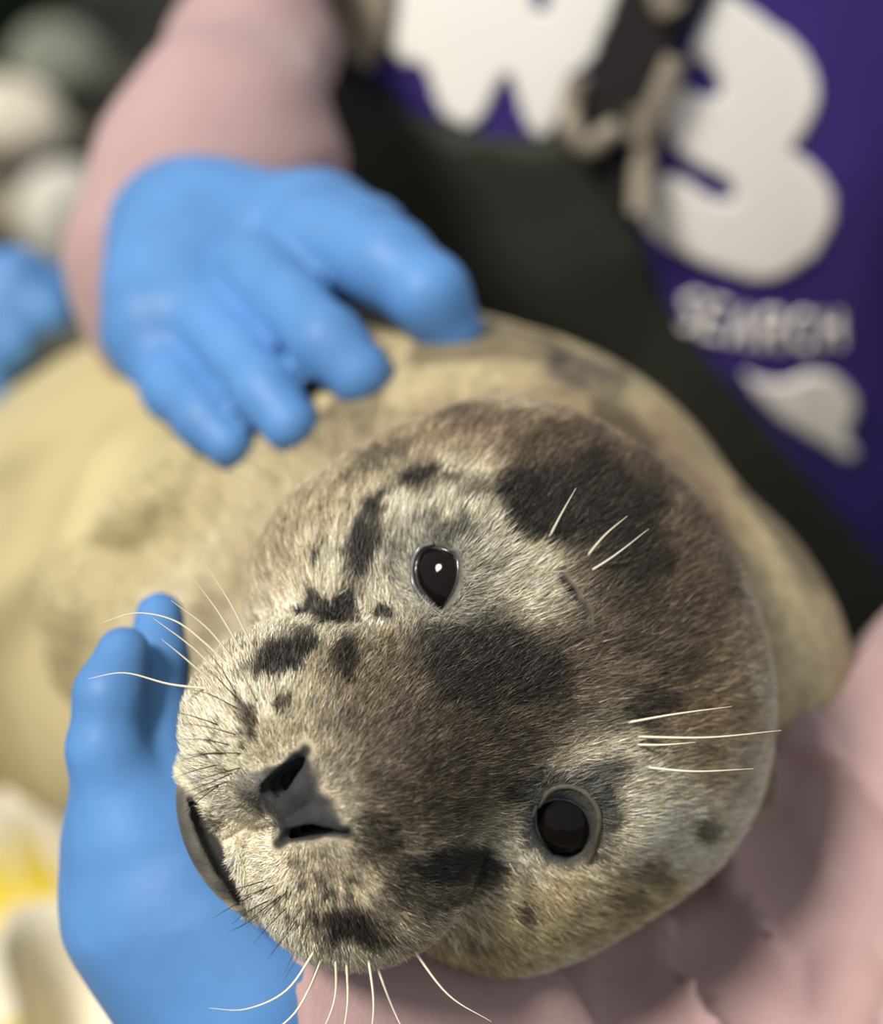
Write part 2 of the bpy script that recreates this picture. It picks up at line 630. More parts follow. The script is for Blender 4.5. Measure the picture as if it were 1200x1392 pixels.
# soft zones of the ground colour: polygon in pixels, feather, colour
ZONES = [
    ([(380, 1150), (470, 1140), (560, 1160), (650, 1220), (610, 1290), (500, 1300), (420, 1260)], 30, C(170, 156, 130)),
    ([(660, 1200), (720, 1180), (860, 1170), (930, 1180), (880, 1240), (760, 1290), (640, 1330), (600, 1300)], 30, C(178, 160, 124)),
    ([(330, 1000), (420, 960), (480, 980), (440, 1040), (400, 1020), (350, 1050)], 30, C(186, 172, 142)),
    ([(420, 880), (540, 860), (560, 920), (480, 960), (400, 950)], 30, C(160, 144, 116)),
    ([(250, 830), (330, 690), (500, 570), (700, 530), (560, 640), (430, 760), (330, 860), (260, 930)], 50, C(176, 160, 128)),
    ([(500, 620), (600, 550), (760, 530), (900, 570), (1000, 690), (1030, 850), (1030, 1000), (960, 1100), (850, 1000), (760, 760), (640, 640)], 60, C(128, 107, 83)),
    ([(440, 930), (560, 860), (700, 840), (880, 780), (960, 860), (900, 960), (800, 990), (720, 1070), (640, 1160), (520, 1180), (450, 1080), (430, 990)], 55, MID),
    ([(560, 870), (640, 850), (740, 880), (760, 940), (690, 990), (590, 960)], 35, C(66, 57, 47)),
    ([(520, 960), (640, 1000), (700, 1060), (620, 1130), (520, 1110), (470, 1040)], 40, C(96, 84, 68)),
    ([(690, 630), (800, 610), (900, 680), (900, 790), (830, 860), (780, 780), (700, 720)], 35, C(64, 56, 47)),
    ([(740, 470), (860, 500), (840, 540), (740, 520)], 22, C(98, 90, 78)),
    ([(640, 1330), (560, 1330), (520, 1300), (620, 1270), (760, 1250), (900, 1190), (930, 1220), (800, 1290)], 25, C(186, 166, 124)),
    ([(700, 1150), (690, 1060), (740, 1040), (840, 1040), (850, 1110), (810, 1170), (740, 1180)], 22, C(74, 73, 69)),
    ([(528, 720), (580, 690), (650, 710), (690, 760), (680, 830), (620, 860), (550, 850), (520, 790)], 25, C(150, 146, 130)),
]
SPOTS = [  # centre, radii, turn, darkness
    (710, 930, 40, 36, 20, .8), (660, 1000, 60, 26, 25, .55), (600, 1040, 60, 22, 20, .45), (760, 980, 40, 20, 10, .5), (560, 980, 34, 20, 10, .4),
    (730, 690, 50, 36, 0, .85), (800, 690, 44, 40, 0, .7), (850, 730, 36, 40, 0, .7), (580, 672, 42, 13, -10, .7), (650, 680, 26, 12, 10, .75), (640, 1190, 34, 20, -10, .85), (580, 1215, 36, 20, -20, .8),
    (530, 1230, 30, 16, 0, .7), (520, 1160, 18, 12, 0, .6), (780, 870, 30, 16, -20, .45), (840, 880, 26, 14, -20, .5), (720, 1060, 20, 10, 30, .4), (620, 560, 34, 9, -8, .45), (720, 610, 44, 12, 0, .45),
    (880, 830, 26, 22, 0, .5), (930, 760, 22, 28, 0, .5), (820, 800, 20, 16, 0, .4), (930, 900, 24, 18, 0, .5), (500, 990, 30, 10, 20, .3), (530, 1060, 34, 10, 10, .35),
    (640, 905, 78, 52, 10, .9), (490, 765, 24, 44, 20, 1), (505, 702, 13, 20, 30, 1), (560, 655, 26, 16, -20, 1), (595, 668, 14, 14, 0, .9),
    (640, 686, 34, 9, 5, .7), (432, 766, 6, 14, 20, 1), (418, 822, 9, 13, 20, 1), (452, 832, 30, 18, -10, 1), (512, 845, 14, 8, 0, 1), (408, 836, 8, 7, 0, 1),
    (385, 898, 52, 17, -24, 1), (412, 880, 22, 15, -10, .9), (467, 900, 15, 25, 12, .95), (383, 962, 7, 13, 20, .9), (340, 986, 11, 22, -20, .9),
    (702, 688, 32, 42, 0, 1), (750, 715, 30, 20, 10, .75), (792, 642, 24, 24, 0, .9), (845, 690, 40, 52, 20, .7), (800, 720, 30, 30, 0, .6), (868, 780, 34, 30, 0, .6),
    (770, 600, 60, 16, 6, .5), (660, 575, 50, 13, -8, .5), (520, 632, 36, 12, -25, .6), (465, 660, 24, 8, -30, .5), (900, 640, 40, 26, 40, .5), (960, 730, 24, 50, -25, .5),
    (945, 830, 30, 40, 0, .45), (985, 800, 14, 40, -10, .5),
    (865, 962, 42, 20, -12, .85), (812, 990, 24, 22, 0, .6), (900, 905, 30, 22, 0, .5), (875, 1015, 18, 18, 0, .5), (650, 855, 36, 22, 0, .6),
    (508, 1135, 26, 22, 0, .8), (605, 1178, 64, 24, -4, 1), (552, 1208, 32, 26, 0, .9), (470, 1255, 44, 26, 15, 1), (505, 1262, 26, 20, 0, .8), (620, 1222, 26, 11, -20, .8),
    (706, 1236, 19, 12, 0, .9), (705, 1190, 16, 20, 30, .5), (645, 1274, 18, 6, 0, .5), (480, 1185, 10, 6, 10, .8), (690, 1075, 10, 14, 0, .8),
    (432, 1186, 10, 6, 60, .7), (450, 1204, 7, 7, 0, .9), (478, 1212, 7, 7, 0, .9), (515, 1206, 7, 6, 0, .8), (412, 1196, 5, 6, 0, .8), (395, 1210, 5, 6, 0, .7), (425, 1222, 5, 6, 0, .8),
    (302, 1118, 8, 9, 30, .8), (290, 1100, 5, 4, 0, .6), (945, 1135, 16, 14, 0, .8), (840, 1225, 24, 14, 20, .5), (880, 1190, 20, 20, 0, .5),
    (612, 722, 26, 14, 15, .7), (540, 770, 8, 24, 10, .5), (890, 880, 40, 20, -20, .4),
    (560, 1095, 50, 20, 10, .3), (620, 1040, 60, 20, 20, .35), (740, 1000, 60, 18, 20, .35), (800, 900, 60, 14, -30, .3)]
for (fx, fy) in [(300, 985), (298, 1002), (304, 1025), (290, 1010), (330, 1000), (310, 1050), (340, 965), (322, 975), (335, 1018), (285, 1030), (362, 1205), (378, 1220), (395, 1240), (360, 1230), (410, 1250), (430, 1265), (455, 1235), (440, 1215)]:
    SPOTS.append((fx, fy, 4.0, 4.0, 0, .85))


def hp(P):
    return (P - EYEMID) @ RH * 1000.0


def coat(P, fine=True):
    """own colour of the coat at points of the skin, and a mask of bare skin"""
    x, y = pix(P)
    q = hp(P)
    wob = 26 if fine else 20
    nx_ = noise(P, 160) - 0.5; ny_ = noise(P + 3.7, 160) - 0.5
    mx_ = noise(P, 520) - 0.5; my_ = noise(P + 1.3, 520) - 0.5
    xw = x + wob * nx_ + 16 * mx_; yw = y + wob * ny_ + 16 * my_
    col = np.tile(CREAM, (len(P), 1))
    bb_ = np.clip((-q[:, 1] - 58) / 20, 0, 1)[:, None]
    col = col * (1 - bb_) + C(184, 168, 132) * bb_
    for poly, fe, c in ZONES:
        a = 1 / (1 + np.exp(np.clip(poly_sd(xw, yw, poly) / (fe * 0.28), -30, 30)))
        col = col * (1 - a[:, None]) + c * a[:, None]
    dk = np.zeros(len(P))
    for cx, cy, rx, ry, an, st in SPOTS:
        an = math.radians(an)
        dx = xw - cx; dy = yw - cy
        if rx < 6:
            dx = x - cx; dy = y - cy
        rx, ry = rx * 1.22, ry * 1.22
        a1 = (dx * math.cos(an) + dy * math.sin(an)) / rx
        a2 = (-dx * math.sin(an) + dy * math.cos(an)) / ry
        rr = np.sqrt(a1 * a1 + a2 * a2)
        dk = np.maximum(dk, st / (1 + np.exp(np.clip((rr - 1.0) * 11, -30, 30))))
    # general mottling of a seal pup
    mot = noise(P, 330) * 0.6 + noise(P + 9, 700) * 0.4
    body = np.clip((-q[:, 1] - 62) / 30, 0, 1)         # behind the head: paler and plain
    col = col * (0.60 + 0.72 * mot)[:, None]
    dk = dk * (1 - body)
    far = (y > 430) & (x < 330)
    plain = C(190, 175, 132) * (0.86 + 0.28 * noise(P + 5, 26))[:, None]
    wfar = np.clip((330 - x) / 90, 0, 1) * body
    col = col * (1 - wfar[:, None]) + plain * wfar[:, None]
    spot2 = np.clip((noise(P + 21, 40) - 0.62) * 8, 0, 0.55) * body * (1 - wfar)
    dk = np.maximum(dk, spot2)
    col = col * (1 - dk[:, None]) + DARK * dk[:, None]
    # bare dark skin: nose leather, lips, lids, nostrils
    bare = np.zeros(len(P))
    nose = [(320, 1070), (345, 1050), (380, 1040), (412, 1018), (430, 1040), (438, 1075), (470, 1112), (470, 1132), (430, 1136), (382, 1146), (362, 1110), (325, 1094)]
    a = 1 / (1 + np.exp(np.clip(poly_sd(x + 14 * mx_, y + 14 * my_, nose) / 2.5, -30, 30)))
    bare = np.maximum(bare, a)
    col = col * (1 - a[:, None]) + C(54, 53, 53) * a[:, None]
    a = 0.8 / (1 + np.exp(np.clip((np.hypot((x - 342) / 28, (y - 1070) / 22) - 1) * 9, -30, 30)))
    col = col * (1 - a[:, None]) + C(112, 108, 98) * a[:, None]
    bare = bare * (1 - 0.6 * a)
    lip = poly_sd(x + 6 * mx_, y + 6 * my_, [(240, 1060), (253, 1070), (262, 1095), (285, 1135), (305, 1180), (340, 1242), (300, 1225), (235, 1160), (225, 1100)])
    a = 1 / (1 + np.exp(np.clip(lip / 3, -30, 30)))
    bare = np.maximum(bare, a)
    col = col * (1 - a[:, None]) + C(92, 88, 80) * a[:, None]
    for k, e in enumerate(eyes):
        sd = poly_sd(x, y, e['poly'])
        a = 1 / (1 + np.exp(np.clip((sd - (6 if k == 0 else 12)) / 2.5, -30, 30)))
        a = a * (np.linalg.norm(P - e['p'], axis=1) < 0.03)
        bare = np.maximum(bare, a)
        col = col * (1 - a[:, None]) + (C(84, 82, 78) if k == 0 else C(62, 62, 60)) * a[:, None]
    for j, (path, hw, dep) in enumerate(CUTS):
        dd = np.full(len(P), 1e9)
        for q0, q1, w0, w1 in zip(path[:-1], path[1:], hw[:-1], hw[1:]):
            dd = np.minimum(dd, line_d(x, y, [q0, q1]) - 3.2 * (w0 + w1))
        a = 1 / (1 + np.exp(np.clip((dd - (1.0 if j != 3 else -1.5) - (3.0 if j == 4 else 0)) / 1.2, -30, 30)))
        bare = np.maximum(bare, a)
        if j == 3:
            continue                    # a crease is shape only
        c = C(54, 53, 53)
        col = col * (1 - a[:, None]) + c * a[:, None]
    return np.clip(col, 0.004, 0.95), bare


seal_col, seal_bare = coat(SP)
seal_foot = world(V(420, 850, 0.72)); seal_foot[2] = world(V(380, 800, 0.79))[2] - 0.10
seal = empty('seal', seal_foot)
tag(seal, 'spotted grey and cream seal pup cradled in blue gloved hands', 'seal')
put('body', SP, SF, M_COAT, seal, colors=seal_col)

for e, ml in zip(eyes, (M_LID, M_LID2)):
    n = 24
    P = []; F = []
    t = e['n']; a = unit(np.cross(t, [0.1, 1, 0.2])); b = np.cross(t, a)
    for i in range(n + 1):
        th = math.pi * i / n
        for j in range(2 * n):
            ph = math.pi * j / n
            P.append(e['o'] + e['r'] * (t * math.cos(th) + math.sin(th) * (a * math.cos(ph) + b * math.sin(ph))))
    for i in range(n):
        for j in range(2 * n):
            j2 = (j + 1) % (2 * n)
            F.append([i * 2 * n + j, (i + 1) * 2 * n + j, (i + 1) * 2 * n + j2, i * 2 * n + j2])
    eo = put('eye', np.array(P), np.array(F), M_EYE, seal)
    eo['label'] = 'dark glossy eye'
    # wet rim of the lids
    ring = []
    for (qx, qy) in bez(list(e['poly']) + [e['poly'][0]], 6):
        p = V(qx, qy, D0 - e['p'][2])
        v = unit(p - V(0, 0, 0) * 0 - np.array([0, 0, D0]))
        oc = np.array([0, 0, D0]) - e['o']
        bq = oc @ v; cq = oc @ oc - (e['r'] + 0.0002) ** 2
        disc = max(bq * bq - cq, 0)
        ring.append(np.array([0, 0, D0]) + v * (-bq - math.sqrt(disc)))
    ring = np.array(ring)
    Pt, Ft = tube(ring, np.full(len(ring), 0.00062), 6)
    put('eyelid', Pt, Ft, M_LID2, seal)
    if e is eyes[0]:       # pale wet edge of the lower lid
        arc = bez([march(seal_sdf, *q) for q in [(590, 738), (572, 744), (561, 764), (561, 790), (570, 808), (586, 826), (600, 838)]], 6)
        Pt, Ft = tube(arc, np.full(len(arc), 0.00055), 6)
        put('eyelid_rim', Pt, Ft, M_LID, seal)
for path in ([(731, 1096), (750, 1073), (780, 1070), (804, 1086), (815, 1114), (809, 1150), (800, 1172)], [(724, 1108), (742, 1060), (782, 1046), (822, 1060), (836, 1096)]):
    Pt, Ft = tube(bez([march(seal_sdf, *q) + np.array([0, 0, -0.0001]) for q in path], 6), np.full(6 * (len(path) - 1) + 1, 0.0007), 6)
    put('eyelid_fold', Pt, Ft, M_FOLD, seal)

# fur ---------------------------------------------------------------
tri = np.concatenate([SF[:, [0, 1, 2]], SF[:, [0, 2, 3]]])
A, Bp, Cp = SP[tri[:, 0]], SP[tri[:, 1]], SP[tri[:, 2]]
nrm = np.cross(Bp - A, Cp - A)
area = np.linalg.norm(nrm, axis=1) * 0.5
ctr = (A + Bp + Cp) / 3
hq = hp(ctr)
toCam = unit(np.array([0, 0, D0]) - ctr)
facing = (unit(nrm) * toCam).sum(1)
den = np.where(hq[:, 1] > -62, 1.0, np.where(hq[:, 1] > -90, 0.2, 0.0)) * np.where(facing > -0.35, 1.0, 0.12)
den *= 1 - np.clip(seal_bare[tri].mean(1) * 0.88, 0, 1)
cx_, cy_ = pix(ctr)
for j, (path, hw, dep) in enumerate(CUTS):
    if j != 3:
        den *= line_d(cx_, cy_, path) > max(hw) * (5.0 if j != 4 else 6.5)
for e in eyes:
    den *= (poly_sd(cx_, cy_, e['poly']) > 5) | (np.linalg.norm(ctr - e['p'], axis=1) > 0.03)
den *= poly_sd(cx_, cy_, [(235, 1060), (256, 1078), (285, 1135), (305, 1180), (336, 1240), (300, 1245), (235, 1160)]) > 0
wgt = area * den
NF = 330000
pick = rng.choice(len(tri), NF, p=wgt / wgt.sum())
r1 = np.sqrt(rng.random(NF)); r2 = rng.random(NF)
root = (1 - r1)[:, None] * A[pick] + (r1 * (1 - r2))[:, None] * Bp[pick] + (r1 * r2)[:, None] * Cp[pick]
# smooth skin normals
vn = np.zeros_like(SP)
for k in range(3):
    np.add.at(vn, tri[:, k], nrm)
vn = unit(vn)
fn = unit((1 - r1)[:, None] * vn[tri[pick, 0]] + (r1 * (1 - r2))[:, None] * vn[tri[pick, 1]] + (r1 * r2)[:, None] * vn[tri[pick, 2]])
rc, rb = coat(root)
hq = hp(root)
nose_p = sm(408, 1095)
flow = unit(root - nose_p) * 1.0 - FWD * 0.35
for e in eyes:
    rel = root - e['p']
    wq = np.exp(-(np.linalg.norm(rel, axis=1) / 0.013) ** 2)
    flow += 1.6 * unit(rel) * wq[:, None]
flow += 0.5 * np.stack([noise(root, 90) - .5, noise(root + 2, 90) - .5, noise(root + 4, 90) - .5], -1)
flow += 0.22 * rng.normal(size=(NF, 3))
tan = flow - (flow * fn).sum(1)[:, None] * fn
tan = unit(tan)
nd = np.linalg.norm(root - nose_p, axis=1)
length = np.clip(0.0014 + 0.065 * nd, 0.0014, 0.0052) * rng.uniform(0.6, 1.3, NF)
for e in eyes:
    length *= np.clip(np.linalg.norm(root - e['p'], axis=1) / 0.016, 0.35, 1)
length *= 1 - 0.7 * rb
rx_, ry_ = pix(root)
for path, hw, dep in CUTS:
    length *= np.clip(line_d(rx_, ry_, path) / 22.0, 0.3, 1)
lift = rng.uniform(0.12, 0.42, NF)[:, None]
midp = root + (tan * 0.8 + fn * lift) * (length * 0.5)[:, None]
tip = midp + (tan * 1.0 + fn * lift * 0.35) * (length * 0.5)[:, None]
side = unit(np.cross(tan, fn) + 0.5 * rng.normal(size=(NF, 3)) * 0.6)
wd = rng.uniform(0.00006, 0.00014, NF)[:, None]
root = root - fn * 0.0001
FP = np.stack([root - side * wd, root + side * wd, midp + side * wd * .8, midp - side * wd * .8, tip], 1).reshape(-1, 3)
b5 = np.arange(NF)[:, None] * 5
FT = np.concatenate([b5 + np.array([0, 1, 2]), b5 + np.array([0, 2, 3]), b5 + np.array([3, 2, 4])])
tone = np.exp(rng.normal(0, 0.38, NF) + 1.1 * (noise(root, 1100) - 0.5))[:, None]
fair = (rng.random(NF) < 0.10)[:, None]
fc = np.clip(rc * tone, 0.004, 0.9)
fc = np.where(fair, fc * 0.55 + C(220, 205, 170) * 0.45 * np.clip(rc.mean(1, keepdims=True) * 4 + 0.15, 0, 1), fc)
FCc = np.stack([fc] * 5, 1).reshape(-1, 3)
fur = put('fur', FP, FT, M_FUR, seal, colors=FCc, smooth=False)
fur['kind'] = 'stuff'
fur['label'] = 'short dense mottled fur'

# whiskers ------------------------------------------------------------
bv = BVHTree.FromPolygons([tuple(p) for p in SP], [tuple(int(i) for i in q) for q in SF])


def skin_at(px, py):
    o = Vector((0, 0, D0)); v = (Vector(V(px, py, 1.0)) - o).normalized()
    h = bv.ray_cast(o, v)
    if h[0] is None:
        h = bv.find_nearest(Vector(V(px, py, 0.43)))
    return np.array(h[0]), np.array(h[1])


def whisker(path, r, m, lift=0.006):
    p0, n0 = skin_at(*path[0])
    d0 = D0 - p0[2]
    pts = [p0 - n0 * 0.0008]
    L = len(path) - 1
    for i, q in enumerate(path[1:], 1):
        pts.append(V(q[0], q[1], d0) + n0 * lift * i / L - np.array([0, 0, 0.0]))
    c = bez(pts, 7)
    rad = r * (1 - 0.85 * np.linspace(0, 1, len(c)) ** 1.3)
    P, F = tube(c, rad, 5)
    o = put('whisker', P, F, m, seal)
    return o


PALE = [
    [(840, 985), (905, 972), (975, 962)], [(855, 1001), (950, 1003), (1040, 994)], [(870, 1042), (930, 1048), (1000, 1044)], [(858, 1012), (890, 1013), (925, 1010)],
    [(768, 800), (830, 745), (884, 690)], [(745, 735), (756, 706), (768, 680)], [(795, 760), (815, 735), (840, 715)],
    [(455, 1300), (458, 1345), (430, 1400)], [(470, 1305), (474, 1350), (462, 1405)], [(500, 1300), (506, 1350), (495, 1405)], [(510, 1310), (530, 1350), (556, 1392)],
    [(310, 905), (285, 880), (250, 855), (205, 850), (165, 868)], [(285, 935), (240, 935), (190, 925), (150, 938)], [(330, 890), (310, 850), (285, 815)], [(300, 920), (275, 890), (235, 860)],
    [(345, 885), (325, 840), (300, 800)], [(290, 930), (268, 905), (248, 885)], [(318, 900), (295, 868), (255, 840)],
    [(430, 1290), (395, 1335), (345, 1350), (300, 1338)], [(440, 1300), (405, 1365), (350, 1392), (310, 1370)], [(560, 1290), (600, 1335), (650, 1355)],
]
DARKW = [
    [(325, 955), (303, 925), (285, 905)], [(330, 968), (290, 945), (252, 937)], [(300, 988), (275, 975), (252, 967)], [(330, 1003), (290, 987), (255, 980)],
    [(318, 1016), (285, 1003), (252, 1000)], [(335, 1026), (295, 1020), (252, 1020)], [(312, 1026), (285, 1022), (255, 1029)], [(300, 1040), (275, 1042), (252, 1048)],
    [(330, 1044), (295, 1050), (265, 1058)], [(312, 1062), (285, 1070), (262, 1084)], [(318, 1050), (290, 1062), (262, 1072)], [(300, 1066), (282, 1078), (265, 1092)],
    [(352, 962), (345, 938), (330, 900)], [(376, 960), (376, 930), (372, 905)], [(322, 950), (310, 915), (290, 885)],
    [(362, 1196), (345, 1203), (325, 1208)], [(378, 1200), (355, 1212), (333, 1216)], [(370, 1222), (352, 1232), (335, 1248)], [(385, 1214), (362, 1236), (345, 1252)],
    [(395, 1204), (372, 1236), (352, 1254)], [(393, 1230), (375, 1252), (362, 1272)], [(412, 1228), (400, 1255), (383, 1288)], [(405, 1246), (392, 1270), (378, 1290)],
    [(425, 1228), (412, 1275), (398, 1312)], [(432, 1228), (415, 1285), (395, 1325)], [(440, 1270), (436, 1300), (426, 1330)], [(444, 1268), (440, 1298), (433, 1322)],
    [(472, 1286), (476, 1306), (476, 1318)], [(512, 1266), (520, 1282), (530, 1296)], [(540, 1240), (552, 1252), (560, 1256)], [(462, 1290), (464, 1306), (464, 1318)], [(505, 1290), (508, 1300), (513, 1308)],
    [(345, 1216), (328, 1226), (310, 1238)], [(355, 1240), (345, 1250), (332, 1256)],
]
for q in PALE:
    whisker(q, 0.00033, M_WHITE)
for q in DARKW:
    whisker(q, 0.00016, M_BLACK, 0.004)

# ------------------------------------------------------------------ the person who holds the seal
UPV = np.array([0, math.sin(_a), math.cos(_a)])          # up, in the sitter's frame
TC = V(860, 430, 0.985)
tz = unit(np.cross([1, 0, 0], UPV)); RT = np.stack([[1, 0, 0], UPV, tz], 1)


def torso(P):
    d = ell(P, TC, np.array([0.205, 0.40, 0.145]), RT)
    return d


def shirt_f(P):
    d = torso(P)
    x, y = pix(P)
    d = d + 0.0025 * np.sin((x - 0.25 * y) / 46.0) * np.clip((x - 1080) / 100, 0, 1)
    for sgn, s in ((-1, V(440, -330, 0.89)), (1, V(1330, -250, 0.92))):
        d = smin(d, cap(P, s, s + np.array([sgn * 0.03, -0.030, 0.03]), 0.060, 0.056), 0.05)
    return d


HF = np.cross([1, 0, 0], UPV)
HC = TC + UPV * 0.50 + HF * 0.03
person = empty('person', np.array([*(world(TC)[:2]), 0.0]))
tag(person, 'person in purple lettered shirt and olive bib overalls cradling the seal pup', 'person')

# arms (the same path clothes the sleeves)
ARM_R = [(V(420, -330, 0.88), 0.045), (V(378, -100, 0.80), 0.021), (V(345, 60, 0.735), 0.026), (V(302, 220, 0.692), 0.038), (V(245, 350, 0.672), 0.034), (V(230, 410, 0.672), 0.024)]
ARM_L = [(V(1330, -250, 0.92), 0.06), (V(1560, 700, 0.72), 0.062), (V(1330, 1230, 0.565), 0.062), (V(950, 1450, 0.560), 0.058), (V(640, 1480, 0.520), 0.045), (V(470, 1410, 0.495), 0.038), (V(350, 1330, .488), .036)]


def sleeve_r(P):
    d = chain(P, ARM_R, 0.02)
    x, y = pix(P)
    d = d + 0.0012 * np.sin((y + 0.18 * x) / 24.0 + 2.0 * np.sin(x / 90.0)) * np.clip((330 - y) / 120, 0, 1)
    d = smin(d, cap(P, V(140, 360, 0.665), V(165, 480, 0.675), 0.011, 0.006), 0.012)
    return d


SL_FOLD = [([(1078, 985), (1130, 1060), (1210, 1170)], 0.0075, 0.003), ([(1012, 1120), (1018, 1190), (1055, 1245)], 0.0085, 0.003),
           ([(1090, 1090), (1115, 1150), (1125, 1230)], 0.0085, 0.004), ([(890, 1290), (940, 1345), (1010, 1400)], 0.010, 0.004),
           ([(1050, 1075), (1080, 1030), (1110, 1020)], 0.008, 0.003), ([(720, 1340), (740, 1370), (770, 1410)], 0.008, 0.003),
           ([(1165, 1190), (1190, 1290), (1180, 1400)], 0.010, 0.005)]
SL_DENT = [([(1045, 1100), (1062, 1160), (1090, 1230)], 0.0095), ([(965, 1290), (1020, 1350), (1070, 1400)], 0.010), ([(1075, 1050), (1085, 1100), (1090, 1150)], 0.005), ([(860, 1310), (880, 1360), (900, 1400)], 0.010),
           ([(1120, 1080), (1175, 1160), (1230, 1250)], 0.010), ([(1140, 1240), (1150, 1320), (1130, 1400)], 0.009)]


def sleeve_l0(P):
    d = chain(P, ARM_L, 0.03)
    return smin(d, cap(P, V(1130, 1130, 0.545), V(1340, 1045, 0.60), 0.031, 0.044), 0.03)


_fold = []; _dent = []
for path, r, sk in SL_FOLD:
    pp = [march(sleeve_l0, *q) - np.array([0, 0, sk * 0.3]) for q in path]
    _fold += [(a, b, r) for a, b in zip(pp[:-1], pp[1:])]
for path, r in SL_DENT:
    pp = [march(sleeve_l0, *q) + np.array([0, 0, r * 0.3]) for q in path]
    _dent += [(a, b, r) for a, b in zip(pp[:-1], pp[1:])]


def sleeve_l(P):
    d = sleeve_l0(P)
    for a, b, r in _fold:
        d = smin(d, cap(P, a, b, r), 0.003)
    for a, b, r in _dent:
        d = smax(d, -cap(P, a, b, r), 0.005)
    return smax(d, (P - V(403, 1340, .46)) @ np.array([-.986, -.164, 0]), 0.002)


def slim(pts, dr):
    return [(p, max(r - dr, 0.012)) for p, r in pts]


def person_head(P, c, up, fw):
    rt = np.cross(up, fw)
    R = np.stack([rt, up, fw], 1)
    q = (P - c) @ R
    q = np.concatenate([np.abs(q[:, :1]), q[:, 1:]], 1)
    a = np.array
    d = ell(q, a([0, .02, -.01]), a([.075, .100, .092]))
    d = smin(d, ell(q, a([0, -.06, .03]), a([.052, .055, .055])), .03)
    d = smin(d, cap(q, a([0, .01, .088]), a([0, -.025, .108]), .007, .011), .012)
    d = smin(d, cap(q, a([0, -.062, .083]), a([.018, -.062, .076]), .005), .006)
    d = smin(d, ell(q, a([.078, -.005, -.005]), a([.010, .030, .018])), .006)
    d = smax(d, -ell(q, a([.032, .012, .090]), a([.014, .008, .010])), .008)
    return smin(d, cap(q, a([0, -.05, -.01]), a([0, -.16, -.02]), .052, .060), .03)


def hair_f(P, c, up, fw):
    rt = np.cross(up, fw)
    q = (P - c) @ np.stack([rt, up, fw], 1)
    d = ell(q, np.array([0, .028, -.018]), np.array([.083, .102, .094]))
    return smax(d, q[:, 2] * 0.8 - q[:, 1] * 0.6 - .012, .01)


def body_f(P):
    d = smin(torso(P) + 0.012, person_head(P, HC, UPV, HF), 0.03)
    d = smin(d, chain(P, slim(ARM_R, 0.012), 0.02), 0.02)
    d = smin(d, chain(P, slim(ARM_L, 0.014), 0.02), 0.02)
    return d


P, F = grid_of(body_f, (-0.25, -0.40, -0.90), (0.42, 0.66, 0.05), 0.010)
put('body', P, F, M_SKIN, person)
M_HAIR = mat('brown_hair', lin(70, 50, 36), 0.6, 0.3, bump=0.6, bscale=200)
P, F = grid_of(lambda Q: hair_f(Q, HC, UPV, HF), HC - 0.16, HC + 0.16, 0.008)
put('hair', P, F, M_HAIR, person)
P, F = grid_of(shirt_f, (-0.22, -0.36, -0.90), (0.42, 0.42, -0.10), 0.008)
shirt = put('t_shirt', P, F, M_SHIRT, person)
shirt['label'] = 'purple t-shirt with big white rounded lettering'
P, F = grid_of(sleeve_r, (-0.22, -0.02, -0.56), (0.02, 0.42, -0.18), 0.0045)
o = put('sleeve', P, F, M_SLEEVE, person); o['label'] = 'mauve long sleeve of the arm above the seal'
P, F = grid_of(sleeve_l, (-0.09, -0.24, -0.62), (0.42, 0.42, 0.0), 0.0045)
o = put('sleeve', P, F, M_SLEEVE, person); o['label'] = 'mauve long sleeve wrapped round under the head'

# overalls: bib over the shirt, trousers below
BIB = [(380, -200), (440, -30), (442, 60), (500, 105), (575, 155), (650, 182), (740, 190), (790, 172), (832, 190), (842, 260), (862, 320), (900, 400), (960, 482),
       (1040, 575), (1120, 672), (1200, 765), (1320, 900), (1700, 1300), (1700, 2200), (-200, 2200), (0, 500), (200, 100)]
hip = TC - UPV * 0.33
KN = [(hip + np.array([-0.10, 0, 0.0]), 0.10), (hip + np.array([-0.12, -0.05, 0.10]) - UPV * 0.10, 0.085)]


def bib_f(P):
    x, y = pix(P)
    d = torso(P) - 0.007
    sd = poly_sd(x, y, BIB) * (D0 - P[:, 2]) / FPX
    d = smax(d, sd, 0.004)
    d = d + 0.003 * np.sin((x * 0.6 + y) / 75.0) * np.clip((y - 250) / 100, 0, 1) * (x < 900)
    return d


def ground_of(p):
    q = world(p); q[2] = 0.0
    return view(q)


leg_pts = []
for s in (-0.11, 0.11):
    h = TC - UPV * 0.30 + np.array([s, 0, 0])
    kn = h - UPV * 0.02 + unit(np.array([s * 1.2, 0, 0]) + np.cross([1, 0, 0], UPV) * 0.32) * 0.22
    kn = kn - UPV * (world(kn)[2] - 0.085)
    ft = ground_of(h - np.cross([1, 0, 0], UPV) * 0.18) + UPV * 0.06
    leg_pts.append([(h, 0.10), (kn, 0.08), (ft, 0.06)])


def overalls_f(P):
    d = bib_f(P)
    for lp in leg_pts:
        d = smin(d, chain(P, lp, 0.03), 0.03)
    return d


P, F = grid_of(overalls_f, (-0.26, -0.78, -1.15), (0.46, 0.42, -0.10), 0.0085)
overalls = put('overalls', P, F, M_BIB, person)
overalls['label'] = 'dark olive bib overalls'


def on_shirt(px, py, off=0.0):
    return march(lambda Q: shirt_f(Q) - off, px, py)


